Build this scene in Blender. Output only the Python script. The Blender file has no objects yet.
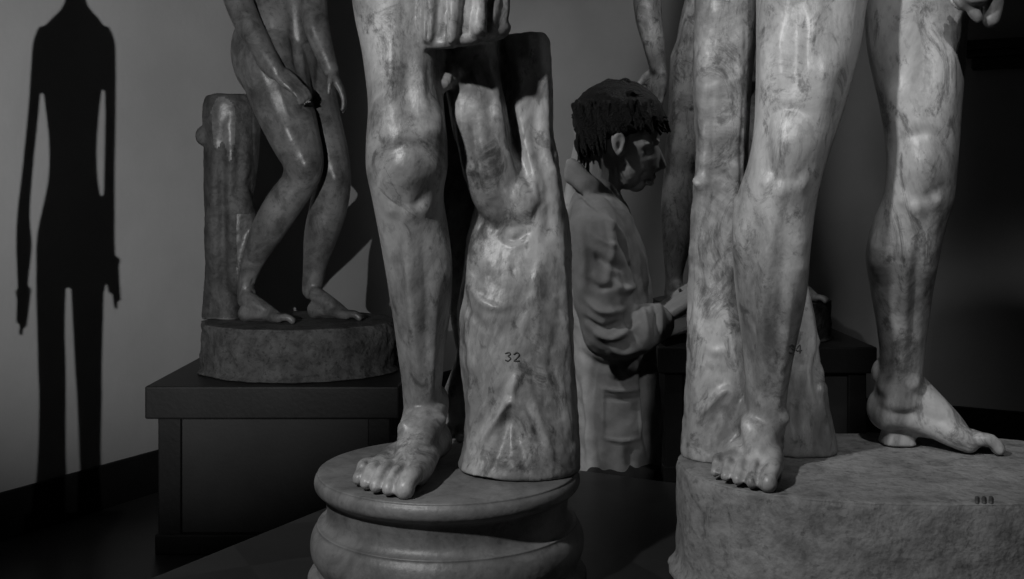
import bpy, math, random
import numpy as np
from mathutils import Vector, Matrix, noise
from mathutils.bvhtree import BVHTree
random.seed(4); np.random.seed(4)
F=1100.; HY=190.; CX=512.; CZ=1.45
def W(px,py,d): return np.array(((px-CX)*d/F, d, CZ-(py-HY)*d/F))
sc=bpy.context.scene
sc.view_settings.view_transform='Standard'
CAM=Vector((0,0,CZ))
# ---------------------------------------------------------------- materials
def mat(name,c0,c1,scale=6,rough=.5,bump=.1,bscale=60,spec=.5,blot=0.,bscale2=14,stretch=None,veins=0,detail=8,coat=0,speck=0,stain=0,check=None,bump2=0):
    m=bpy.data.materials.new(name); m.use_nodes=True
    nt=m.node_tree; N=nt.nodes; L=nt.links; b=N['Principled BSDF']
    tc=N.new('ShaderNodeTexCoord'); mp=N.new('ShaderNodeMapping')
    L.new(tc.outputs['Object'],mp.inputs['Vector'])
    if stretch: mp.inputs['Scale'].default_value=stretch
    n=N.new('ShaderNodeTexNoise'); n.inputs['Scale'].default_value=scale; n.inputs['Detail'].default_value=detail; n.inputs['Roughness'].default_value=.6
    L.new(mp.outputs[0],n.inputs['Vector'])
    r=N.new('ShaderNodeValToRGB'); r.color_ramp.elements[0].position=.32; r.color_ramp.elements[1].position=.68
    r.color_ramp.elements[0].color=(c0,c0,c0,1); r.color_ramp.elements[1].color=(c1,c1,c1,1)
    L.new(n.outputs['Fac'],r.inputs['Fac']); col=r.outputs['Color']
    def mul(col,fac,src):
        mx=N.new('ShaderNodeMix'); mx.data_type='RGBA'; mx.blend_type='MULTIPLY'; mx.inputs[0].default_value=fac
        L.new(col,mx.inputs[6]); L.new(src,mx.inputs[7]); return mx.outputs[2]
    def layer(col,sc_,lo,hi,amt,dist=.6,rg=.72):
        n2=N.new('ShaderNodeTexNoise'); n2.inputs['Scale'].default_value=sc_; n2.inputs['Detail'].default_value=10; n2.inputs['Roughness'].default_value=rg; n2.inputs['Distortion'].default_value=dist
        L.new(mp.outputs[0],n2.inputs['Vector'])
        r2=N.new('ShaderNodeValToRGB'); r2.color_ramp.elements[0].position=lo; r2.color_ramp.elements[1].position=hi
        k=1-amt; r2.color_ramp.elements[0].color=(k,k,k,1); r2.color_ramp.elements[1].color=(1,1,1,1)
        L.new(n2.outputs['Fac'],r2.inputs['Fac']); return mul(col,1,r2.outputs['Color'])
    if blot>0: col=layer(col,bscale2,.36,.56,blot)
    if stain>0:
        col=layer(col,5.2,.42,.55,stain,.6,.68); col=layer(col,11,.38,.47,.6,1.4,.78); col=layer(col,28,.35,.43,.5,.8,.7)
    if speck>0: col=layer(col,70,.36,.44,speck,.2,.6)
    if veins:
        n3=N.new('ShaderNodeTexNoise'); n3.inputs['Scale'].default_value=2.6; n3.inputs['Detail'].default_value=7; n3.inputs['Distortion'].default_value=.8
        L.new(mp.outputs[0],n3.inputs['Vector'])
        r3=N.new('ShaderNodeValToRGB'); e=r3.color_ramp.elements
        e[0].position=.47; e[0].color=(1,1,1,1); e[1].position=.53; e[1].color=(1,1,1,1)
        q=e.new(.5); q.color=(.5,.5,.5,1)
        L.new(n3.outputs['Fac'],r3.inputs['Fac']); col=mul(col,veins,r3.outputs['Color'])
    if check:
        ck=N.new('ShaderNodeTexChecker'); ck.inputs['Scale'].default_value=check; ck.inputs['Color1'].default_value=(.6,.6,.6,1); ck.inputs['Color2'].default_value=(1,1,1,1)
        m2=N.new('ShaderNodeMapping'); m2.inputs['Rotation'].default_value=(0,0,.6); L.new(tc.outputs['Object'],m2.inputs['Vector']); L.new(m2.outputs[0],ck.inputs['Vector'])
        col=mul(col,1,ck.outputs['Color'])
    L.new(col,b.inputs['Base Color'])
    b.inputs['Roughness'].default_value=rough; b.inputs['Specular IOR Level'].default_value=spec
    b.inputs['Coat Weight'].default_value=coat; b.inputs['Coat Roughness'].default_value=.25
    if bump>0:
        n4=N.new('ShaderNodeTexNoise'); n4.inputs['Scale'].default_value=bscale; n4.inputs['Detail'].default_value=6
        L.new(mp.outputs[0],n4.inputs['Vector'])
        bp=N.new('ShaderNodeBump'); bp.inputs['Strength'].default_value=bump; bp.inputs['Distance'].default_value=.01
        L.new(n4.outputs['Fac'],bp.inputs['Height'])
        if bump2>0:
            n5=N.new('ShaderNodeTexNoise'); n5.inputs['Scale'].default_value=22; n5.inputs['Detail'].default_value=4
            L.new(mp.outputs[0],n5.inputs['Vector'])
            b2=N.new('ShaderNodeBump'); b2.inputs['Strength'].default_value=bump2; b2.inputs['Distance'].default_value=.02
            L.new(n5.outputs['Fac'],b2.inputs['Height']); L.new(bp.outputs[0],b2.inputs['Normal']); bp=b2
        L.new(bp.outputs[0],b.inputs['Normal'])
    return m
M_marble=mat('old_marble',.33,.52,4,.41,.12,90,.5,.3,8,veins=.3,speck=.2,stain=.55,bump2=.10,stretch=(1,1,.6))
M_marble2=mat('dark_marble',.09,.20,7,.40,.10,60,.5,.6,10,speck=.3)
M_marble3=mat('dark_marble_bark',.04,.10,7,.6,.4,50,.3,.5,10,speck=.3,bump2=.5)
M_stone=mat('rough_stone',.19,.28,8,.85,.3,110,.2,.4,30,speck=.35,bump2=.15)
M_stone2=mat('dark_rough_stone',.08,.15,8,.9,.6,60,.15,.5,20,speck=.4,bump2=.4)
M_ped=mat('pedestal_marble',.13,.22,9,.45,.12,90,.45,.4,12,speck=.2)
M_wall=mat('plaster_wall',.40,.46,2.2,.85,.08,40,.2)
M_floor=mat('dark_floor',.04,.07,3,.35,.03,30,.4)
M_dais=mat('dark_dais_painted_reflection',.014,.024,3,.4,.03,30,.4,check=5.5)
M_base=mat('baseboard_paint',.010,.015,5,.6,.02,30,.2)
M_plinth=mat('plinth_grey',.045,.06,4,.6,.1,60,.3)
M_cap=mat('plinth_dark',.02,.03,4,.5,.1,60,.3)
M_coat=mat('coat_cloth',.24,.31,18,.9,.25,500,.15,.2,9)
M_trous=mat('trouser_cloth',.02,.03,18,.9,.2,400,.1)
M_skin=mat('skin',.26,.33,25,.5,.1,250,.4)
M_hair=mat('hair',.006,.016,60,.55,.8,420,.35,stretch=(.5,1,1))
M_ink=mat('ink_mark',.04,.07,30,.7,0)
M_paper=mat('notebook_cover',.03,.05,30,.6,0)
M_page=mat('paper',.35,.4,30,.8,0)
M_shoe=mat('shoe_leather',.01,.02,30,.35,0)
# ---------------------------------------------------------------- mesh tools
def catmull(P,n):
    P=np.asarray(P,float); m=len(P)
    if m==1: return P
    E=np.vstack([2*P[0]-P[1],P,2*P[-1]-P[-2]]); out=[]
    for i in range(m-1):
        p0,p1,p2,p3=E[i],E[i+1],E[i+2],E[i+3]
        for j in range(n):
            t=j/n
            out.append(.5*((2*p1)+(p2-p0)*t+(2*p0-5*p1+4*p2-p3)*t*t+(3*p1-p0-3*p2+p3)*t**3))
    out.append(P[-1]); return np.array(out)
def empty(name,loc=(0,0,0)):
    o=bpy.data.objects.new(name,None); o.location=loc; o.empty_display_size=.1
    sc.collection.objects.link(o); return o
def mkobj(name,V,Fc,material,parent=None,smooth=True):
    me=bpy.data.meshes.new(name); me.from_pydata([tuple(v) for v in V],[],Fc); me.update()
    import bmesh
    bm=bmesh.new(); bm.from_mesh(me); bmesh.ops.recalc_face_normals(bm,faces=bm.faces); bm.to_mesh(me); bm.free()
    if smooth: me.polygons.foreach_set('use_smooth',[True]*len(me.polygons))
    o=bpy.data.objects.new(name,me); me.materials.append(material); sc.collection.objects.link(o)
    if parent: o.parent=parent
    return o
class Sculpt:
    def __init__(s,amp=1.): s.V=[]; s.Fc=[]; s.n=0; s.B=[]; s.WB=[]; s.amp=amp
    def add(s,V,Fc):
        s.V.append(np.asarray(V)); s.Fc+= [tuple(i+s.n for i in f) for f in Fc]; s.n+=len(V)
    def rings(s,R):
        m=len(R[0]); V=np.vstack(R); Fc=[]
        for i in range(len(R)-1):
            for j in range(m):
                k=(j+1)%m; Fc.append((i*m+j,i*m+k,(i+1)*m+k,(i+1)*m+j))
        c0=len(V); V=np.vstack([V,R[0].mean(0),R[-1].mean(0)])
        for j in range(m):
            k=(j+1)%m; Fc.append((c0,k,j)); b=(len(R)-1)*m; Fc.append((c0+1,b+j,b+k))
        s.add(V,Fc)
    def hloft(s,sec,n=5,seg=40,e=2.0,fn=None,map=None,flat=False):
        C=catmull(sec,n); R=[]; th=np.linspace(0,2*np.pi,seg,endpoint=False)
        c,si=np.cos(th),np.sin(th)
        cx=np.sign(c)*np.abs(c)**(2/e); sy=np.sign(si)*np.abs(si)**(2/e)
        for q,(y,xl,xr,d,k) in enumerate(C):
            if map is None: a=W(xl,y,d); b=W(xr,y,d)
            else: a=map(xl,y); b=map(xr,y)
            ce=(a+b)/2; h=(b-a)/2; hl=np.linalg.norm(h)
            dv=np.cross(np.array([0,0,1.]),h/hl)*hl*k
            g=1 if fn is None else fn(th,q/len(C))
            R.append(ce+np.outer(cx*g,h)+np.outer(sy*g,dv))
        if not flat:
            def endcap(r,dirz):
                ce=r.mean(0); ra=np.linalg.norm(r-ce,axis=1).min()*.35
                return [ce+(r-ce)*.85+np.array([0,0,dirz*ra*.6]), ce+(r-ce)*.5+np.array([0,0,dirz*ra])]
            t=endcap(R[0],1); R=[t[1],t[0]]+R
            t=endcap(R[-1],-1); R=R+t
        s.rings(R)
    def tubew(s,P,r,n=5,seg=18,axis=None,ratio=1.):
        P=np.array([list(p) for p in P],float); A=catmull(np.hstack([P,np.array(r)[:,None]]),n)
        C=A[:,:3]; r=np.maximum(A[:,3],1e-4)
        T=np.gradient(C,axis=0); T/=np.linalg.norm(T,axis=1)[:,None]+1e-12
        up=np.array([0,1.,0]) if abs(T[0][1])<.8 else np.array([1.,0,0])
        u=np.cross(T[0],up); u/=np.linalg.norm(u); R=[]
        th=np.linspace(0,2*np.pi,seg,endpoint=False)
        cen=[];rad=[];tt=[]
        for a in (.25,.6,.88): 
            cen.append(C[0]-T[0]*r[0]*math.sqrt(1-a*a)); rad.append(r[0]*a); tt.append(T[0])
        for i in range(len(C)): cen.append(C[i]);rad.append(r[i]);tt.append(T[i])
        for a in (.88,.6,.25):
            cen.append(C[-1]+T[-1]*r[-1]*math.sqrt(1-a*a)); rad.append(r[-1]*a); tt.append(T[-1])
        for ce,ra,t in zip(cen,rad,tt):
            u=u-t*np.dot(u,t); u/=np.linalg.norm(u); v=np.cross(t,u)
            off=ra*(np.outer(np.cos(th),u)+np.outer(np.sin(th),v))
            if axis is not None:
                ax=np.array(axis,float); ax/=np.linalg.norm(ax)
                off=off-np.outer(off@ax,ax)*(1-ratio)
            R.append(ce+off)
        s.rings(R)
    def tube(s,pts,n=5,seg=18,axis=None,ratio=1.):
        s.tubew([W(p[0],p[1],p[2]) for p in pts],[p[3]*p[2]/F for p in pts],n,seg,axis,ratio)
    def ellw(s,c,r,rot=(0,0,0),seg=20):
        from mathutils import Euler
        M=np.array(Euler(rot).to_matrix()); R=[]
        for ph in np.linspace(-np.pi/2+.12,np.pi/2-.12,seg//2+2):
            th=np.linspace(0,2*np.pi,seg,endpoint=False)
            P=np.stack([np.cos(ph)*np.cos(th)*r[0],np.cos(ph)*np.sin(th)*r[1],np.full(seg,np.sin(ph)*r[2])],1)
            R.append(np.array(c)+P@M.T)
        s.rings(R)
    def ell(s,px,py,d,rx,rz,rd,rot=0):
        k=d/F; s.ellw(W(px,py,d),(rx*k,rd*k,rz*k),(0,math.radians(rot),0))
    def brush(s,pts,w,a): s.B.append((pts,w,a*s.amp))
    def build(s,name,material,voxel,smooth=4,parent=None,fn=None,post=1,zmin=None):
        o=mkobj(name,np.vstack(s.V),s.Fc,material)
        o.modifiers.new('r','REMESH').mode='VOXEL'; o.modifiers['r'].voxel_size=voxel
        if smooth:
            q=o.modifiers.new('s','SMOOTH'); q.factor=.5; q.iterations=smooth
        dg=bpy.context.evaluated_depsgraph_get(); me=bpy.data.meshes.new_from_object(o.evaluated_get(dg))
        o.modifiers.clear(); old=o.data; o.data=me; bpy.data.meshes.remove(old)
        nv=len(me.vertices); co=np.empty(nv*3); me.vertices.foreach_get('co',co); co=co.reshape(-1,3)
        no=np.empty(nv*3); me.vertex_normals.foreach_get('vector',no); no=no.reshape(-1,3)
        disp=np.zeros(nv)
        def apply(H,wm,am):
            lo=H[:,:3].min(0)-3*wm; hi=H[:,:3].max(0)+3*wm
            idx=np.where(((co>lo)&(co<hi)).all(1))[0]
            if len(idx)==0: return
            best=np.zeros(len(idx))
            for h in H:
                d2=((co[idx]-h[:3])**2).sum(1); best=np.maximum(best,h[3]*np.exp(-d2/(wm*wm)))
            disp[idx]+=am*best
        if s.B or fn or s.WB:
            bvh=BVHTree.FromPolygons([tuple(v) for v in co],[tuple(p.vertices) for p in me.polygons])
            for pts,w,a in s.B:
                if len(pts)>1:
                    mx=max(math.hypot(pts[i+1][0]-pts[i][0],pts[i+1][1]-pts[i][1]) for i in range(len(pts)-1))
                    P=catmull(pts,max(3,int(mx/(w*.35))+1))
                else: P=np.array(pts,float)
                H=[]
                for i,(px,py) in enumerate(P[:, :2]):
                    dr=Vector(W(px,py,1.))-CAM; h=bvh.ray_cast(CAM,dr.normalized())
                    if h[0] is not None:
                        t=i/max(1,len(P)-1); fade=1 if len(P)==1 else min(1,.2+2.6*min(t,1-t))
                        H.append((h[0].x,h[0].y,h[0].z,fade))
                if not H: continue
                H=np.array(H); med=np.median(H[:,1]); apply(H,w*med/F,a*med/F)
            for pts,w,a in s.WB:
                P=catmull(pts,8) if len(pts)>1 else np.array(pts)
                apply(np.hstack([P,np.ones((len(P),1))]),w,a)
            if fn: disp+=fn(co,no)
            co=co+no*disp[:,None]
        if zmin is not None: co[:,2]=np.maximum(co[:,2],zmin)
        me.vertices.foreach_set('co',co.ravel()); me.update()
        me.polygons.foreach_set('use_smooth',[True]*len(me.polygons))
        if not me.materials: me.materials.append(material)
        if post:
            q=o.modifiers.new('s2','SMOOTH'); q.factor=.5; q.iterations=post
        if parent: o.parent=parent
        s.obj=o; return o
    def bvhobj(s): return bvhof(s.obj)
def bvhof(o):
    me=o.data; return BVHTree.FromPolygons([tuple(v.co) for v in me.vertices],[tuple(p.vertices) for p in me.polygons])
def foot(S,hx,hy,fz,ang,L,big,lift=0.,wd=1.0,th=1.):
    """heel at (hx,hy), sole height fz, heading ang (deg, 0=+X), big=+1 big toe on the left of heading"""
    a=math.radians(ang); f=np.array([math.cos(a),math.sin(a),0]); sd=np.array([-math.sin(a),math.cos(a),0])*big*wd
    R=L*th
    def P(u,v,z):
        zz=z*R+fz+lift*max(0,1-u/.72)
        return np.array([hx,hy,0])+f*u*L+sd*v*L+np.array([0,0,zz])
    S.ellw(P(.13,0,.13),(.13*R,.13*R,.14*R))
    S.tubew([P(.12,0,.14),P(.3,-.03,.10),P(.55,-.09,.085),P(.70,-.11,.07)],[.12*R,.10*R,.08*R,.055*R])
    S.tubew([P(.16,0,.36),P(.26,.01,.30),P(.44,.03,.21),P(.60,.04,.135),P(.70,.05,.09)],[.125*R,.13*R,.115*R,.09*R,.06*R])
    S.tubew([P(.14,.03,.12),P(.35,.06,.13),P(.6,.09,.10),P(.72,.11,.075)],[.11*R,.085*R,.085*R,.07*R])
    S.ellw(P(.66,.0,.065),(.09*L,.15*L,.058*R),(0,0,a))
    T=((.125,.115,1.0,.058),(.035,.036,.985,.042),(-.04,-.040,.95,.039),(-.108,-.108,.895,.037),(-.17,-.17,.83,.036))
    for v,v2,l,r in T:
        b=.68-(.12-v)*.3 if v<.1 else .70
        S.tubew([P(b,v,.09),P(b*.5+l*.5,v*1.02,.10),P(l-.085,v2,.078),P(l-r,v2,.045)],[r*L*1.0,r*L*.95,r*L*.93,r*L*.98],n=4,seg=14)
        S.WB.append(([P(l-.06,v2,.065+r),P(l-.045,v2,.06+r)],.018*L,-.009*L))
    for i in range(4):
        v=(T[i][0]+T[i+1][0])/2; v2=(T[i][1]+T[i+1][1])/2; l=min(T[i][2],T[i+1][2])
        if i==0: v-=.012; v2-=.012
        S.WB.append(([P(.78-(.12-v)*.3,v,.13),P(l-.1,v2,.115),P(l-.02,v2,.06)],.016*L,-.022*L))
    for v,v2 in ((.03,.01),(-.03,-.02),(-.09,-.04)):   # extensor tendons
        S.WB.append(([P(.70,v*1.3,.15),P(.52,v,.24),P(.38,v2,.33)],.02*L,.010*L))
def hand(S,wr,d,n,L=.18,curl=.4,side=1,spread=1.,rs=1.):
    wr=np.array(wr); d=np.array(d,float); d/=np.linalg.norm(d); n=np.array(n,float); n-=d*np.dot(n,d); n/=np.linalg.norm(n)
    s=np.cross(d,n)*side
    for off,ln,r in ((.15,.95,.048),(.05,1.05,.05),(-.05,.98,.047),(-.14,.8,.042)):
        off*=spread; kn=wr+d*L*.5+s*off*L
        S.tubew([wr+s*off*.5*L,wr+d*.25*L+s*off*.9*L,kn],[.075*L*rs,.08*L*rs,.062*L*rs],n=3,seg=12)
        P=[kn]; a=curl*.5; 
        for l in (.21,.15,.1):
            P.append(P[-1]+(d*math.cos(a)+n*math.sin(a)+s*off*.25)*l*L*ln); a+=curl
        S.tubew(P,[r*L*rs*1.1,r*L*rs,r*L*rs*.92,r*L*rs*.75],n=3,seg=12)
    b=wr+d*.12*L+s*.13*L
    q=d*.55+s*.6+n*.45
    q/=np.linalg.norm(q); q2=d*.85+s*.2+n*.5; q2/=np.linalg.norm(q2)
    S.tubew([wr+d*.05*L,b,b+q*.2*L,b+q*.2*L+q2*.17*L,b+q*.2*L+q2*.28*L],[.07*L*rs,.075*L*rs,.06*L*rs,.05*L*rs,.035*L*rs],n=3,seg=12)
def marks(bv,lines,r,name,parent,material=None):
    T=Sculpt()
    for ln in lines:
        P=[]
        for px,py in ln:
            dr=Vector(W(px,py,1.))-CAM; h=bv.ray_cast(CAM,dr.normalized())
            if h[0] is not None: P.append(np.array(h[0])-np.array(dr.normalized())*.0001)
        if len(P)>1: T.tubew(P,[r]*len(P),n=3,seg=8)
    if T.V: return mkobj(name,np.vstack(T.V),T.Fc,material or M_ink,parent)
D3=[(0,1),(4,0),(6,2),(3,4),(6,7),(3,10),(0,9)]; D2=[(0,2),(3,0),(6,2),(4,6),(0,10),(6,10)]; D4=[(5,10),(5,0),(0,7),(7,7)]
def digit(Dg,x,y,s=1.): return [(x+a*s,y+b*s) for a,b in Dg]
def fbm(co,sc_,amp,zs=1.,oc=3):
    return np.array([noise.fractal(Vector((c[0]*sc_,c[1]*sc_,c[2]*sc_*zs)),1.,2.,oc) for c in co])*amp
def boxm(name,c,size,rotz,material,parent=None,bev=.006):
    x,y,z=[q/2 for q in size]; V=[(a*x,b*y,e*z) for a in(-1,1) for b in(-1,1) for e in(-1,1)]
    Fc=[(0,1,3,2),(4,6,7,5),(0,4,5,1),(2,3,7,6),(0,2,6,4),(1,5,7,3)]
    o=mkobj(name,V,Fc,material,parent,False); o.location=c; o.rotation_euler=(0,0,rotz)
    if bev: q=o.modifiers.new('b','BEVEL'); q.width=bev; q.segments=3
    return o
def lathe(name,prof,c,material,parent=None,seg=128,sx=1,sy=1,e=2.,rough=0.,zmin=None,sub=4,rs=14):
    P=catmull(prof,sub); th=np.linspace(0,2*np.pi,seg,endpoint=False); R=[]
    co,si=np.cos(th),np.sin(th); ex=np.sign(co)*np.abs(co)**(2/e)*sx; ey=np.sign(si)*np.abs(si)**(2/e)*sy
    for r,z in P:
        r=max(r,.002); V=np.stack([ex*r+c[0],ey*r+c[1],np.full(seg,z)],1)
        if rough:
            for i,v in enumerate(V):
                q=noise.fractal(Vector((v[0]*rs,v[1]*rs,v[2]*rs)),1.,2.,4)*rough
                V[i,0]+=math.cos(th[i])*q; V[i,1]+=math.sin(th[i])*q
        if zmin: V[:,2]=np.maximum(V[:,2],zmin)
        R.append(V)
    S=Sculpt(); S.rings(R); return mkobj(name,np.vstack(S.V),S.Fc,material,parent)
# ---------------------------------------------------------------- room
u=np.array([.478,.878,0]); v=np.array([.878,-.478,0]); C=np.array([-.28,7.93,0]); RL=11.; RW=7.8; RH=4.2
rot=math.atan2(v[1],v[0])
def room(a,b,z): return C-u*a+v*b+np.array([0,0,z])
T=.12
boxm('wall_left',room(RL/2,-T/2,RH/2),(T,RL+2*T,RH),rot,M_wall,bev=0)
boxm('wall_back',room(-T/2,RW/2,RH/2),(RW+2*T,T,RH),rot,M_wall,bev=0)
boxm('wall_right',room(RL/2,RW+T/2,RH/2),(T,RL+2*T,RH),rot,M_wall,bev=0)
boxm('wall_front',room(RL+T/2,RW/2,RH/2),(RW+2*T,T,RH),rot,M_wall,bev=0)
boxm('floor',room(RL/2,RW/2,-T/2),(RW+2*T,RL+2*T,T),rot,M_floor,bev=0)
boxm('ceiling',room(RL/2,RW/2,RH+T/2),(RW+2*T,RL+2*T,T),rot,M_wall,bev=0)
boxm('baseboard_left',room(RL/2,.011,.1),(.022,RL-.04,.2),rot,M_base)
boxm('baseboard_back',room(.011,RW/2,.1),(RW-.05,.022,.2),rot,M_base)
def ledge():
    E=empty('wall_ledge')
    for i,(z,h,dp) in enumerate(((2.27,.05,.16),(2.225,.04,.11),(2.17,.07,.07))):
        boxm(f'moulding_{i+1}',room(dp/2+.002,3.28+1.4,z),(2.8-i*.06,dp,h),rot,M_plinth,E,.012)
ledge()
DZ=.86
cor=np.array([-.1206,2.464,0]); dc=cor-u*1.15+v*.95
Dp=empty('display_dais')
boxm('top_slab',(dc[0],dc[1],DZ-.03),(1.9,2.3,.06),rot,M_dais,Dp)
boxm('body',(dc[0],dc[1],(DZ-.06)/2),(1.8,2.2,DZ-.06),rot,M_cap,Dp)
# ---------------------------------------------------------------- plinths
def plinth(name,xl,xr,yf,yb,z):
    E=empty(name); cx=(xl+xr)/2; cy=(yf+yb)/2; w=xr-xl; dd=yb-yf
    boxm('cap',(cx,cy,z-.065),(w,dd,.13),0,M_cap,E,.008)
    boxm('body',(cx,cy,(z-.13)/2),(w-.13,dd-.13,z-.13),0,M_plinth,E)
    for i,(sx_,sy_) in enumerate(((-1,-1),(1,-1),(-1,1),(1,1))):
        boxm(f'pilaster_{i+1}',(cx+sx_*(w/2-.085),cy+sy_*(dd/2-.085),(z-.13)/2),(.09,.09,z-.13),0,M_cap,E)
    boxm('foot',(cx,cy,.04),(w-.06,dd-.06,.08),0,M_cap,E)
plinth('statue_plinth',-1.45,-.445,4.34,5.2,.675)
plinth('statue_plinth',.72,1.80,5.42,6.25,.675)
# ---------------------------------------------------------------- pedestals
lathe('round_pedestal',[(0,1.0215),(.1,1.022),(.188,1.022),(.199,1.018),(.2035,1.010),(.2025,1.000),(.196,.993),(.189,.989),(.186,.978),(.1845,.964),(.186,.953),(.192,.9455),(.199,.944),(.200,.940),(.206,.931),(.2095,.917),(.208,.9),(.2,.885),(.197,.882),(.199,.872),(.2,.8605),(0,.8605)],(-.099,1.70,0),M_ped)
op=lathe('oval_pedestal',[(0,1.0325),(.5,1.033),(.9,1.033),(.98,1.0325),(.992,1.029),(.998,1.020),(1.0,.99),(1.0,.94),(1.0,.89),(1.0,.8605),(.5,.8605),(0,.8605)],(.60,1.675,0),M_stone,sx=.346,sy=.215,e=2.35,rough=.003,seg=220,rs=30,zmin=.8605,sub=6)
bo=bvhof(op)
mk=marks(bo,[[(977+i*7,498),(977+i*7,500.5),(977+i*7,503)] for i in range(3)],.0030,'drilled_holes',op)
# ================================================================ FRONT STATUE
E1=empty('marble_statue_with_drapery')
S=Sculpt(1.6)
S.hloft([(-150,345,470,1.72,.9),(-70,345,458,1.72,1.),(0,352,446,1.70,1.05),(50,362,444,1.69,1.1),(100,368,444,1.68,1.1),(140,367,448,1.665,1.05),(168,367,448,1.66,1.05),(195,372,444,1.665,1.05),(225,378,448,1.68,1.1),(260,384,452,1.69,1.15),(300,390,452,1.695,1.15),(340,396,447,1.70,1.1),(380,402,442,1.705,1.1),(415,404,440,1.71,1.15),(440,404,442,1.71,1.15)])
foot(S,-.122,1.775,1.022,-104,.262,1,wd=1.12)
S.hloft([(-330,350,500,1.72,.7),(-250,345,500,1.72,.7),(-150,340,515,1.72,.7),(-60,350,510,1.74,.6)])
# trunk
S.hloft([(34,498,544,1.76,.85),(42,492,549,1.76,.85),(60,491,550,1.76,.85),(95,492,551,1.76,.85),(130,488,553,1.76,.85),(180,478,562,1.75,.9),(220,470,569,1.75,.9),(260,462,571,1.74,.95),(300,457,572,1.73,.95),(350,460,573,1.72,.95),(400,467,576,1.71,.95),(440,464,579,1.70,.95),(466,458,580,1.70,.98)],e=2.3,flat=True)
# sawn limb growing out of the trunk
S.hloft([(20,441,500,1.73,.9),(60,440,498,1.725,.9),(100,447,507,1.72,.85),(140,454,514,1.715,.85),(180,465,524,1.71,.85),(210,477,532,1.705,.85),(232,495,534,1.705,.8)],e=2.3)
S.tube([(452,76,1.69,13),(443,84,1.675,9)])
S.ell(517,205,1.70,24,32,21,20)
# rear leg
S.tube([(462,60,1.80,34),(462,140,1.82,30),(461,200,1.84,27),(462,250,1.86,24),(465,300,1.87,18),(470,345,1.87,15)])
S.tube([(474,345,1.86,15),(468,375,1.855,17),(460,400,1.85,18),(455,422,1.845,14)])
S.tube([(457,420,1.85,9),(450,432,1.83,7),(446,436,1.81,5)]); S.tube([(465,422,1.85,9),(462,434,1.82,7),(460,438,1.80,5)])
# drapery
for i,(x,b,r,dd) in enumerate(((419,42,6,1.635),(428,45,7,1.62),(440,43,8,1.63),(452,45,7,1.612),(464,38,9,1.63),(478,36,7,1.62),(490,31,8,1.64),(502,29,6,1.65))):
    S.tube([(x+ (455-x)*.35,-140,dd+.03,14),(x+(455-x)*.1+6,-60,dd+.01,r+3),(x+3,0,dd,r),(x,b-7,dd,r)],axis=(1,0,0),ratio=.9)
S.hloft([(-120,400,510,1.66,.45),(-40,410,508,1.66,.42),(10,412,508,1.66,.42),(36,413,507,1.66,.42)],e=2.6)
S.tube([(416,40,1.645,6),(432,44,1.628,6),(452,43,1.622,6),(475,37,1.63,6),(505,28,1.655,6)])
b=S.brush
b([(408,168),(409,180)],15,2.4); b([(386,164),(394,150),(408,144),(423,150),(433,164)],6,-1.4); b([(392,196),(400,204),(409,207),(419,202),(426,194)],6,-1.6)
b([(394,206),(392,214)],6,1.5); b([(424,206),(426,214)],6,1.5)
b([(409,204),(411,216)],7,2); b([(406,222),(410,300),(418,400)],6,2.2); b([(396,225),(402,300),(412,390)],8,-1.5); b([(422,228),(427,300),(427,370)],6,-1.6); b([(436,300),(433,350),(430,400)],5,1.4)
b([(434,105),(438,135)],14,4); b([(380,60),(378,125)],13,3); b([(404,0),(408,130)],9,-2); b([(443,235),(447,285)],14,3); b([(385,140),(380,175)],6,-1.2); b([(418,50),(424,120)],6,1.8); b([(392,40),(394,120)],6,1.4)
b([(405,427)],7,4); b([(440,420)],7,4)
b([(478,468),(484,440),(496,420),(510,402),(524,415),(534,440),(546,462)],4,3.5); b([(492,470),(500,445),(510,422),(520,445),(524,468)],7,-4)
b([(470,455),(476,425),(488,398)],4,2.5); b([(552,470),(546,440),(536,410),(530,385)],5,2.5); b([(512,400),(514,385),(520,372)],4,2.5)
b([(468,285),(480,300),(496,308),(512,306)],4,2); b([(462,300),(476,320),(492,332)],5,-1.5); b([(540,250),(536,290),(540,330)],6,1.5); b([(556,330),(552,360),(558,400)],5,-1.5); b([(530,300),(524,330),(528,350)],4,1.2)
b([(500,40),(509,100),(520,150),(532,190)],4,-5)
b([(560,200),(565,300),(570,420)],8,2); b([(478,215),(470,262),(468,290)],6,2); b([(455,95),(462,150),(478,200)],7,2); b([(484,60),(490,120),(504,180)],7,-2); b([(470,100),(476,150),(490,195)],4,-1.5); b([(496,90),(504,140),(516,180)],4,1.8)
b([(500,234),(514,240),(528,232)],4,-3); b([(532,60),(536,140),(548,200),(545,250)],6,-2); b([(545,80),(548,150),(558,190)],5,1.5); b([(515,50),(520,100)],5,1.5)
b([(426,10),(427,44)],2.5,-3)
def bark(co,no):
    m=((co[:,0]>-.09)).astype(float)
    return (fbm(co,13,.0055,.45,4)+fbm(co,45,.0013))*m+fbm(co,6,.0015)
S.build('figure',M_marble,.0034,3,E1,bark,zmin=1.0225); bv=S.bvhobj()
marks(bv,[digit(D3,505.5,352.5,.85),digit(D2,514,352.5,.85)],.0011,'inventory_number',E1)
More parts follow.
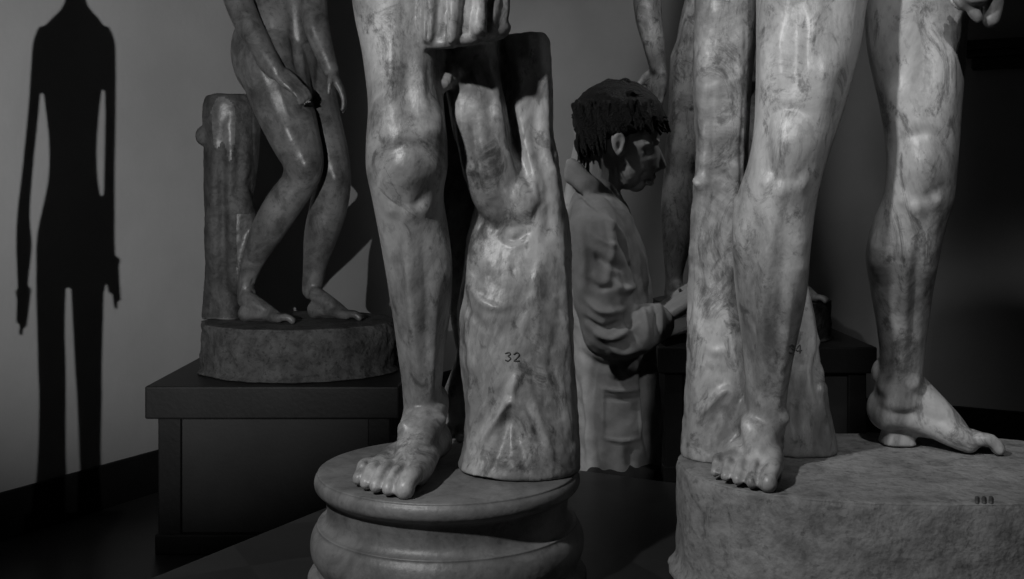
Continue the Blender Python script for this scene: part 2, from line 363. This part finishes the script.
# ================================================================ RIGHT STATUE
E2=empty('marble_nude_statue')
S=Sculpt(1.6)
S.hloft([(-160,752,885,1.64,.95),(-60,755,876,1.62,1.),(0,757,866,1.61,1.),(50,757,858,1.60,1.05),(100,756,845,1.59,1.05),(135,754,834,1.58,1.05),(165,748,824,1.58,1.05),(190,740,817,1.585,1.05),(220,734,812,1.60,1.1),(250,733,809,1.61,1.1),(290,736,806,1.62,1.1),(330,741,799,1.63,1.1),(370,745,791,1.64,1.1),(405,747,786,1.65,1.15),(432,746,785,1.655,1.15)])
foot(S,.397,1.742,1.033,-109,.238,1,wd=1.15,th=1.08)
S.hloft([(-160,855,990,1.70,.95),(-60,860,978,1.69,1.),(0,866,969,1.68,1.),(50,870,963,1.68,1.05),(100,880,960,1.67,1.05),(140,887,958,1.66,1.),(175,888,955,1.66,1.),(200,884,952,1.67,1.),(225,874,944,1.69,1.05),(255,868,937,1.71,1.1),(290,872,931,1.73,1.1),(330,879,926,1.75,1.1),(360,881,923,1.765,1.1),(385,877,922,1.775,1.1),(402,874,922,1.78,1.1)])
foot(S,.586,1.795,1.033,-14,.200,-1,lift=.034,wd=1.15,th=1.28)
S.hloft([(400,882,906,1.80,1.),(425,884,910,1.80,1.),(444,880,915,1.80,1.)],flat=True,e=3)
S.hloft([(-420,770,950,1.66,.6),(-300,760,965,1.66,.62),(-200,752,985,1.66,.65),(-110,755,990,1.66,.65)])
S.hloft([(-160,700,765,1.74,.8),(0,696,760,1.73,.85),(80,695,752,1.73,.85),(160,695,748,1.73,.9),(240,691,748,1.73,.9),(320,687,750,1.73,.9),(380,684,760,1.73,.85),(425,681,770,1.73,.8),(454,679,775,1.73,.8)],e=2.3)
S.hloft([(285,796,808,1.75,1.),(320,770,815,1.75,.8),(360,760,820,1.75,.7),(400,760,828,1.75,.7),(430,760,834,1.75,.7),(450,760,837,1.75,.7)])
S.tube([(985,-300,1.62,30),(992,-200,1.60,27),(990,-110,1.58,21),(985,-70,1.56,14)])
hand(S,W(984,-70,1.56),(.02,-.1,-1),(-1,0,-.1),.15,.9,-1)
S.tube([(993,-40,1.55,9),(994,0,1.55,9),(991,20,1.55,8)]); S.tube([(975,-20,1.54,6),(973,8,1.54,6),(978,18,1.54,5)])
b=S.brush
b([(788,138),(788,154)],16,2.4); b([(764,128),(772,114),(790,108),(808,114),(816,128)],6,-1.6); b([(766,166),(776,178),(788,182),(800,176),(808,166)],7,-1.6)
b([(770,178),(766,188)],6,1.5); b([(803,178),(802,188)],6,1.5)
b([(786,182),(780,198)],8,2.2); b([(774,205),(764,300),(761,410)],6,2.6); b([(756,215),(753,300),(754,380)],8,-1.5); b([(800,225),(800,285)],14,3); b([(786,215),(782,300),(776,370)],7,-1.8); b([(790,300),(784,360),(778,410)],5,1.4)
b([(826,60),(822,108)],15,4); b([(768,30),(766,100)],13,3); b([(796,0),(796,95)],9,-2); b([(748,425)],8,4); b([(784,418)],8,4); b([(812,10),(806,95)],7,1.8); b([(780,20),(782,95)],6,1.3)
b([(742,215),(738,262)],14,2)
b([(925,160),(924,174)],15,2.4); b([(900,150),(908,138),(926,132),(942,138),(948,150)],6,-1.6); b([(902,184),(912,196),(924,199),(938,192),(946,184)],7,-1.6)
b([(906,194),(902,204)],6,1.5); b([(938,196),(936,206)],6,1.5)
b([(920,200),(914,212)],8,2.2); b([(910,222),(905,300),(904,370)],6,2.6); b([(878,235),(876,275)],13,3); b([(930,235),(927,285)],13,3); b([(892,225),(890,300)],7,-1.8); b([(920,225),(914,300),(912,370)],6,-1.5)
b([(896,80),(898,130)],14,3.5); b([(948,40),(948,120)],13,3); b([(922,0),(924,110)],9,-2); b([(884,388)],7,3); b([(914,384)],7,3); b([(936,20),(934,110)],6,1.4)
b([(690,445),(698,418),(712,402),(726,390),(738,402)],4,3); b([(704,448),(712,425),(724,412),(734,436)],6,-3); b([(700,60),(704,180),(700,300),(694,400)],8,2)
b([(724,40),(720,160),(722,300)],7,-2); b([(712,20),(712,140),(708,260),(710,360)],4,-1.5); b([(742,30),(738,140),(736,260)],5,2); b([(699,178),(703,188)],5,5)
b([(808,300),(812,340),(806,380),(816,420),(812,448)],4,3.5); b([(822,370),(818,400),(828,440)],4,3.5); b([(796,370),(792,410),(796,445)],5,-3); b([(815,330),(822,360),(826,390)],4,2); b([(700,330),(712,350),(726,350)],4,1.8)
def bark2(co,no):
    m=(co[:,1]>1.66)&((co[:,0]<.355)|((co[:,2]<1.18)&(co[:,0]<.56)))
    return (fbm(co,13,.0055,.45,4)+fbm(co,45,.0013))*m+fbm(co,6,.0015)
S.build('figure',M_marble,.0036,3,E2,bark2,zmin=1.0335); bv=S.bvhobj()
marks(bv,[digit(D3,789,345,.8),digit(D4,796,345,.8)],.0011,'inventory_number',E2)
# ================================================================ LEFT BACK STATUE
E3=empty('marble_statue_with_tree_stump')
S=Sculpt(1.5)
S.hloft([(-300,258,338,4.76,1.1),(-220,240,345,4.76,1.2),(-140,250,338,4.76,1.),(-80,262,330,4.76,.95),(-30,258,328,4.75,.95),(10,243,323,4.74,.95),(45,232,319,4.74,.95),(75,236,318,4.74,.9),(100,252,318,4.74,.8)])
S.ell(300,-370,4.74,28,38,28); S.tube([(298,-335,4.74,18),(298,-290,4.75,22)])
S.tube([(272,60,4.66,36),(282,100,4.64,31),(294,135,4.62,26),(303,162,4.61,21),(299,182,4.64,18),(283,205,4.66,18.5),(268,230,4.68,17),(254,258,4.70,12),(246,282,4.71,9.5),(247,300,4.71,10)])
S.tube([(300,60,4.82,30),(312,110,4.82,27),(326,150,4.80,22),(333,178,4.80,18),(329,205,4.83,19),(321,235,4.84,17),(315,265,4.85,12),(312,290,4.86,10)])
foot(S,-1.165,4.68,.890,-10,.27,-1); foot(S,-.895,4.82,.890,-18,.28,-1)
S.hloft([(96,207,254,4.80,1.),(106,204,258,4.80,1.),(150,205,259,4.80,1.),(200,204,254,4.80,1.),(250,204,248,4.80,1.),(290,204,240,4.80,1.),(318,203,240,4.80,1.)],flat=True)
S.ell(205,136,4.76,10,10,9); S.ell(238,235,4.75,20,60,16)
S.tube([(250,-200,4.66,20),(236,-110,4.62,18),(232,-30,4.58,14.5),(244,15,4.54,14),(262,48,4.50,11),(276,70,4.48,8.5)])
hand(S,W(276,70,4.48),(.7,0,-.6),(.6,.3,-.9),.2,.35,1,rs=1.1)
S.tube([(338,-200,4.66,19),(338,-110,4.66,16),(318,-30,4.60,13),(314,10,4.55,13.5),(322,45,4.50,11),(331,70,4.48,8)])
hand(S,W(331,70,4.48),(.45,0,-.9),(-.9,0,-.5),.19,.3,-1,rs=1.1)
b=S.brush
b([(306,162),(306,170)],8,2.5); b([(336,178)],8,2); b([(258,60),(270,90)],12,3); b([(300,110),(318,100)],5,-4); b([(282,120),(296,150)],8,2.5)
b([(290,0),(296,50),(300,80)],6,-3); b([(310,0),(312,40)],8,2.5); b([(270,10),(275,40)],8,2); b([(225,110),(222,200),(224,300)],5,-3); b([(240,105),(238,200)],5,-2)
def bark3(co,no): return (fbm(co,6,.018,.35,3)+fbm(co,25,.002))*((co[:,0]<-1.10)&(co[:,1]>4.68)&(co[:,2]<1.86))
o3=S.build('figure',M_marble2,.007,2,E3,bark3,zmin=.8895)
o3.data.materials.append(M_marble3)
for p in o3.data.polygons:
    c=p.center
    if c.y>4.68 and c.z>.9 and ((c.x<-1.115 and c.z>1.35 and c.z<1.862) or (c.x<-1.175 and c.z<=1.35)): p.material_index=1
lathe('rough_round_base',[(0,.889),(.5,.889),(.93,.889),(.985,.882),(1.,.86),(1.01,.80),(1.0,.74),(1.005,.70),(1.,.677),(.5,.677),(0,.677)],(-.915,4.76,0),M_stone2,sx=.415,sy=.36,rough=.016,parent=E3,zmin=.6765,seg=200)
# ================================================================ STATUE BEHIND MAN
E4=empty('marble_youth_statue')
S=Sculpt()
d=5.7
S.hloft([(-250,690,770,d,1.2),(-190,672,790,d,.9),(-100,682,780,d,.8),(-30,690,770,d,.8),(20,680,775,d,.8),(60,675,778,d,.8),(85,680,775,d,.7)])
S.ell(730,-300,d,26,35,26)
S.tube([(700,60,d,30),(694,110,d,26),(686,150,d-.03,21),(682,172,d-.02,18),(680,205,d,19),(677,240,d,15),(674,275,d,9),(674,295,d,10)])
S.tube([(755,60,d,30),(762,120,d,24),(770,165,d-.03,19),(776,205,d,18),(782,250,d,13),(785,290,d,9)])
S.hloft([(150,715,750,d+.1,1.),(220,712,755,d+.1,1.),(312,705,765,d+.1,1.)])
foot(S,W(672,0,d)[0],d+.04,.880,-80,.26,1); foot(S,W(790,0,d)[0],d+.04,.880,-50,.26,-1)
S.tube([(678,-190,d,20),(662,-110,d-.05,17),(648,-40,d-.1,15),(648,10,d-.15,14),(654,45,d-.2,11),(658,70,d-.2,8)])
hand(S,W(658,66,d-.2),(-.05,0,-1),(-.7,-.6,-.3),.27,.3,1,rs=1.25)
S.build('figure',M_marble,.008,2,E4,zmin=.8795)
lathe('rough_round_base',[(0,.879),(.5,.879),(.95,.879),(1.,.86),(1.01,.78),(1.,.70),(1.,.677),(.5,.677),(0,.677)],(1.21,5.80,0),M_stone2,sx=.46,sy=.33,rough=.01,parent=E4,zmin=.6765)
# ================================================================ STATUE THAT CASTS THE WALL SHADOW (left of the view)
LP=np.array([-1.0,-1.5,1.9]); PP=np.array([-1.69,3.1,0]); wn=np.array([.878,-.478,0])
w0=C.copy()
def onwall(px,py):
    r=W(px,py,1.)-np.array(CAM); t=np.dot(w0-np.array(CAM),wn)/np.dot(r,wn); return np.array(CAM)+r*t
pn=onwall(70,200)-LP; pn[2]=0; pn/=np.linalg.norm(pn)
def sil(px,py):
    q=onwall(px,py)-LP; t=np.dot(PP-LP,pn)/np.dot(q,pn); return LP+q*t
E5=empty('slender_statue')
S=Sculpt(); H=lambda *s_: S.hloft([(a,l,r,0,k) for a,l,r,k in s_],map=sil,n=5)
H((-75,66,86,1.2),(-60,58,93,1.2),(-40,56,95,1.2),(-22,60,91,1.2),(-10,65,86,1.1),(0,65,86,1.1),(10,60,91,1.),(20,50,100,.9),(32,42,106,.8))
H((16,54,96,.9),(30,42,106,.8),(50,39,108,.7),(75,41,104,.7),(105,45,100,.75),(145,49,97,.85),(180,48,98,.85),(210,42,103,.8),(235,37,106,.8),(265,36,105,.8),(280,36,104,.8))
H((250,36,69,1.2),(290,36,66,1.3),(330,37,65,1.3),(370,38,66,1.3),(400,39,66,1.3),(450,38,66,1.2),(480,36,67,1.2),(520,33,68,1.4))
H((250,69,106,1.2),(290,71,104,1.3),(330,73,103,1.3),(370,75,102,1.3),(400,77,102,1.3),(450,79,101,1.2),(480,80,102,1.2),(520,78,105,1.4))
H((28,38,54,1.1),(42,33,48,1.2),(65,31,43,1.2),(110,28,39,1.2),(170,22,33,1.2),(215,17,30,1.3),(245,16,32,1.3),(275,17,29,1.3),(300,18,27,1.3))
H((28,94,110,1.1),(42,99,115,1.2),(65,103,116,1.2),(110,105,116,1.2),(170,104,115,1.2),(215,103,115,1.3),(245,102,115,1.3),(270,106,117,1.3))
for a in ((24,300,21,334,2.2),(20,300,18,322,1.8),(27,298,25,326,2)): S.tubew([sil(a[0],a[1]-8),sil(a[0],a[1]),sil(a[2],a[3])],[.011,.008,.005])
for a in ((112,270,116,308),(116,268,119,300),(109,270,110,292)): S.tubew([sil(a[0],a[1]-8),sil(a[0],a[1]),sil(a[2],a[3])],[.011,.008,.005])
S.build('figure',M_marble2,.004,1,E5)
zb=float(min(v_.co.z for v_ in S.obj.data.vertices))+.002
boxm('plinth',(PP[0]+.03,PP[1],zb/2),(.26,.26,zb),math.atan2(pn[1],pn[0]),M_plinth,E5)
# ================================================================ MAN
EM=empty('man_in_work_coat')
S=Sculpt(2.1); D=2.50
S.hloft([(168,582,606,D,1.3),(186,572,616,D,1.7),(200,566,624,D,2.2),(215,562,632,D,2.2),(240,560,641,D,2.0),(270,560,648,D,1.8),(300,562,650,D,1.7),(340,566,654,D,1.65),(380,570,658,D,1.6),(430,572,661,D,1.6),(480,570,663,D,1.65),(540,568,666,D,1.7),(590,568,668,D,1.7)],seg=56)
S.tube([(592,212,2.36,20),(596,235,2.335,29),(600,280,2.32,31),(606,316,2.31,30),(612,332,2.305,28),(630,334,2.30,25),(646,326,2.30,22),(657,322,2.30,19)])
S.tube([(592,215,2.66,22),(598,260,2.70,28),(606,318,2.72,27),(620,330,2.71,25),(650,322,2.66,20),(662,316,2.62,17)])
col=[(571,163,D,5),(576,168,D-.07,6),(590,180,D-.10,6),(606,193,D-.08,6),(622,207,D-.02,5)]
for k in (0,6,12): S.tube([(x-1-k*.15,y+k,dd-.0012*k,r) for x,y,dd,r in col]); S.tube([(x,y+k,2*D-dd,r) for x,y,dd,r in col])
S.tube([(600,198,D-.115,4),(614,210,D-.10,5),(626,222,D-.05,3)],axis=(0,1,0),ratio=.6)
b=S.brush
for ln,w_,a_ in [([(604,216),(618,232),(626,252)],4,3),([(614,225),(628,262),(636,300)],3,-3),([(590,250),(604,262),(622,268)],3.5,-2.5),([(586,300),(604,312),(626,310)],3.5,3),([(584,318),(602,328),(622,322)],3,-3),
  ([(596,334),(614,338),(636,326)],3.5,3),([(626,312),(632,330),(640,348)],3.5,-3),([(642,306),(646,322),(648,340)],3,2.5),([(654,302),(656,320),(656,340)],2.5,-3),([(660,302),(662,320),(661,338)],2.5,2),
  ([(580,222),(584,260),(582,300)],5,2),([(610,222),(612,250),(606,290)],4,1.8),([(592,232),(606,244),(616,246)],3,1.5),([(588,280),(600,288),(614,286)],3,-2),([(636,240),(644,270),(648,298)],4,2.5),([(640,360),(645,400),(648,460)],4,-2.5),([(652,350),(655,400),(656,470)],3,2),([(584,372),(588,420),(586,470)],5,2),([(594,360),(592,400)],4,-2),([(615,365),(620,385)],4,-1.5),([(628,445),(632,470)],5,-2),([(600,445),(604,470)],4,1.5),
  ([(578,352),(600,366),(630,362),(650,352)],5,-2.5),
  ([(603,389),(622,391),(642,389)],1.8,1.6),([(603,389),(604,438)],1.6,1.4),([(642,389),(641,438)],1.6,1.4),([(604,438),(622,441),(641,438)],1.6,1.4),([(603,398),(622,400),(642,398)],1.6,-1.3),
  ([(574,190),(592,204),(606,214)],2.5,-2),([(614,280),(622,290),(634,286)],4,3),([(608,345),(622,352),(640,348)],4,2)]: b(ln,w_,a_)
S.build('coat',M_coat,.0040,2,EM,lambda co,no:fbm(co,10,.007)+fbm(co,22,.002))
# head
S=Sculpt(1.4)
S.ell(614,128,D,41,39,33); S.ell(634,150,D,25,34,28,-14); S.ell(640,134,D,20,18,26); S.ell(627,172,D,17,18,23,-20); S.ell(636,184,D,9.5,8,11)
S.tube([(598,150,D,25),(594,175,D,26),(592,205,D,30)])
S.tube([(654,146,D,4.2),(659,157,D,4.4),(662,165,D,4.6)]); S.ell(655,168,D,6,4.2,8); S.ell(652,177,D,4.2,3,9); S.ell(650,183,D,4.2,3,8)
S.ell(652,142,D,8,3.4,20); S.ell(640,164,D-.035,9,9,9)
S.ell(619,144,D-.073,7.5,13,3.2,-14); S.ell(619,144,D+.073,7.5,13,3.2,-14)
b=S.brush
b([(646,152),(652,152)],4.5,-3.5); b([(645,153)],2.5,1.5); b([(640,146),(652,144)],3,1.5); b([(645,180),(652,180)],1.6,-1.8); b([(644,172),(641,180)],2.5,-1.2)
b([(615,138),(620,134),(624,140),(621,150),(618,155)],1.8,1.5); b([(619,143),(620,150)],2.4,-2.5); b([(612,160),(618,175),(628,188)],4,-1.5); b([(628,158),(640,168)],4,-1)
S.build('head',M_skin,.0026,3,EM)
# hair: short, slightly unruly
S=Sculpt()
S.ell(612,119,D,40,38,38); S.ell(636,115,D,28,24,34); S.ell(596,136,D,19,26,31); S.ell(630,126,D-.052,9,12,9,10); S.ell(630,126,D+.052,9,12,9,10)
def tuft(x0,y0,x1,y1,dd,r,d1=None):
    mx=(x0+x1)/2+random.uniform(-2,2); my=(y0+y1)/2-random.uniform(0,3)
    S.tube([(x0,y0,dd,r),(mx,my,dd,r*.9),(x1,y1,d1 or dd,.9)],n=4,seg=8)
for i in range(420):
    ph=random.uniform(-1,1); dd=D+ph*.076; k=math.sqrt(max(.05,1-ph*ph*.85)); a=random.uniform(.0,3.5)
    x0=616+38*math.cos(a)*k; y0=120-35*math.sin(a)*k
    a2=a-random.uniform(.25,.6); rr=random.uniform(.97,1.10)
    tuft(x0,y0,618+43*rr*math.cos(a2)*k,119-36.5*rr*math.sin(a2)*k,dd,random.uniform(1.8,3.8))
for i in range(90):
    ph=random.uniform(-.9,.9); dd=D+ph*.07
    tuft(646+random.uniform(-8,8),100+random.uniform(-6,10)+abs(ph)*8,664+random.uniform(-8,9)-abs(ph)*12,126+random.uniform(-9,10),dd,random.uniform(1.8,3.8))
for i in range(190):
    x0=random.uniform(580,648); sdn=random.choice([-1,1]); dd=D+sdn*.076
    yb=(152 if x0<604 else 128 if x0>626 else 133)
    tuft(x0-random.uniform(0,8),random.uniform(100,122),x0+random.uniform(0,6),yb+random.uniform(-10,5),dd+sdn*random.uniform(-.006,.004),random.uniform(1.6,3.4))
for i in range(70):
    tuft(578+random.uniform(-2,14),135+random.uniform(-8,8),583+random.uniform(-6,14),160+random.uniform(-8,6),D+random.uniform(-.07,.07),random.uniform(1.8,3.4))
S.build('hair',M_hair,.0021,2,EM,post=0)
# hands
S=Sculpt()
S.tube([(650,324,2.30,12),(662,318,2.31,11)])
hand(S,W(662,316,2.31),(.8,.15,.55),(.5,.35,-.7),.18,.6,1)
S.tube([(658,314,2.60,12),(672,316,2.58,11)])
hand(S,W(674,318,2.57),(1,-.25,.05),(.0,-.3,1),.175,.5,-1)
S.build('hands',M_skin,.0024,2,EM)
nb=boxm('notebook',W(687,329,2.41),(.15,.20,.016),.1,M_paper,EM,.002); nb.rotation_euler=(0,-.22,.1)
pg=boxm('notebook_page',W(687,324.5,2.41),(.14,.19,.002),.1,M_page,EM,0); pg.rotation_euler=(0,-.22,.1)
S=Sculpt(); S.tubew([W(680,290,2.33),W(692,320,2.38)],[.0035,.002]); mkobj('pen',np.vstack(S.V),S.Fc,M_ink,EM)
S=Sculpt()
for dd in (2.41,2.60):
    S.tubew([(W(618,0,D)[0],dd,.80),(W(620,0,D)[0],dd,.45),(W(616,0,D)[0],dd,.10)],[.095,.075,.062])
S.build('trousers',M_trous,.008,2,EM)
S=Sculpt()
for dd in (2.41,2.60):
    x=W(616,0,D)[0]; S.tubew([(x-.05,dd,.055),(x+.03,dd,.055),(x+.12,dd,.045),(x+.19,dd,.04)],[.045,.052,.045,.036]); S.ellw((x-.01,dd,.09),(.055,.045,.06))
S.build('shoes',M_shoe,.006,2,EM,zmin=.0)
# ---------------------------------------------------------------- lights
def spot(name,loc,tgt,e,size,blend,rad):
    l=bpy.data.lights.new(name,'SPOT'); l.energy=e; l.spot_size=math.radians(size); l.spot_blend=blend; l.shadow_soft_size=rad
    o=bpy.data.objects.new(name,l); sc.collection.objects.link(o); o.location=loc
    o.rotation_euler=(Vector(tgt)-Vector(loc)).to_track_quat('-Z','Y').to_euler(); return o
spot('spot_wall',LP,(-1.62,5.2,1.8),800,36,1.,.016)
spot('spot_key',(-1.15,.1,2.8),(.2,1.7,1.35),160,50,.6,.05)
spot('spot_front',(.25,-.5,3.1),(.66,1.7,1.5),100,24,.8,.05)
spot('spot_side',(-1.3,1.5,2.8),(.24,2.5,1.35),70,30,.6,.05)
spot('spot_face',(1.7,3.1,3.3),(.33,2.5,1.55),45,16,.8,.06)
spot('spot_back',(.5,4.2,4.0),(.9,7.2,1.9),85,62,1.,.2)
spot('spot_youth',(.2,4.2,3.9),(1.0,5.7,1.6),45,40,1.,.1)
w=bpy.data.worlds.new('world'); sc.world=w; w.use_nodes=True
w.node_tree.nodes['Background'].inputs[0].default_value=(.5,.5,.5,1); w.node_tree.nodes['Background'].inputs[1].default_value=.02
# ---------------------------------------------------------------- camera
cd=bpy.data.cameras.new('cam'); cam=bpy.data.objects.new('camera',cd); sc.collection.objects.link(cam)
cam.location=CAM; cam.rotation_euler=(math.pi/2,0,0); cd.sensor_width=36; cd.sensor_fit='HORIZONTAL'; cd.lens=36*F/1024
cd.shift_y=-(289.5-HY)/1024; cd.clip_start=.05
sc.camera=cam
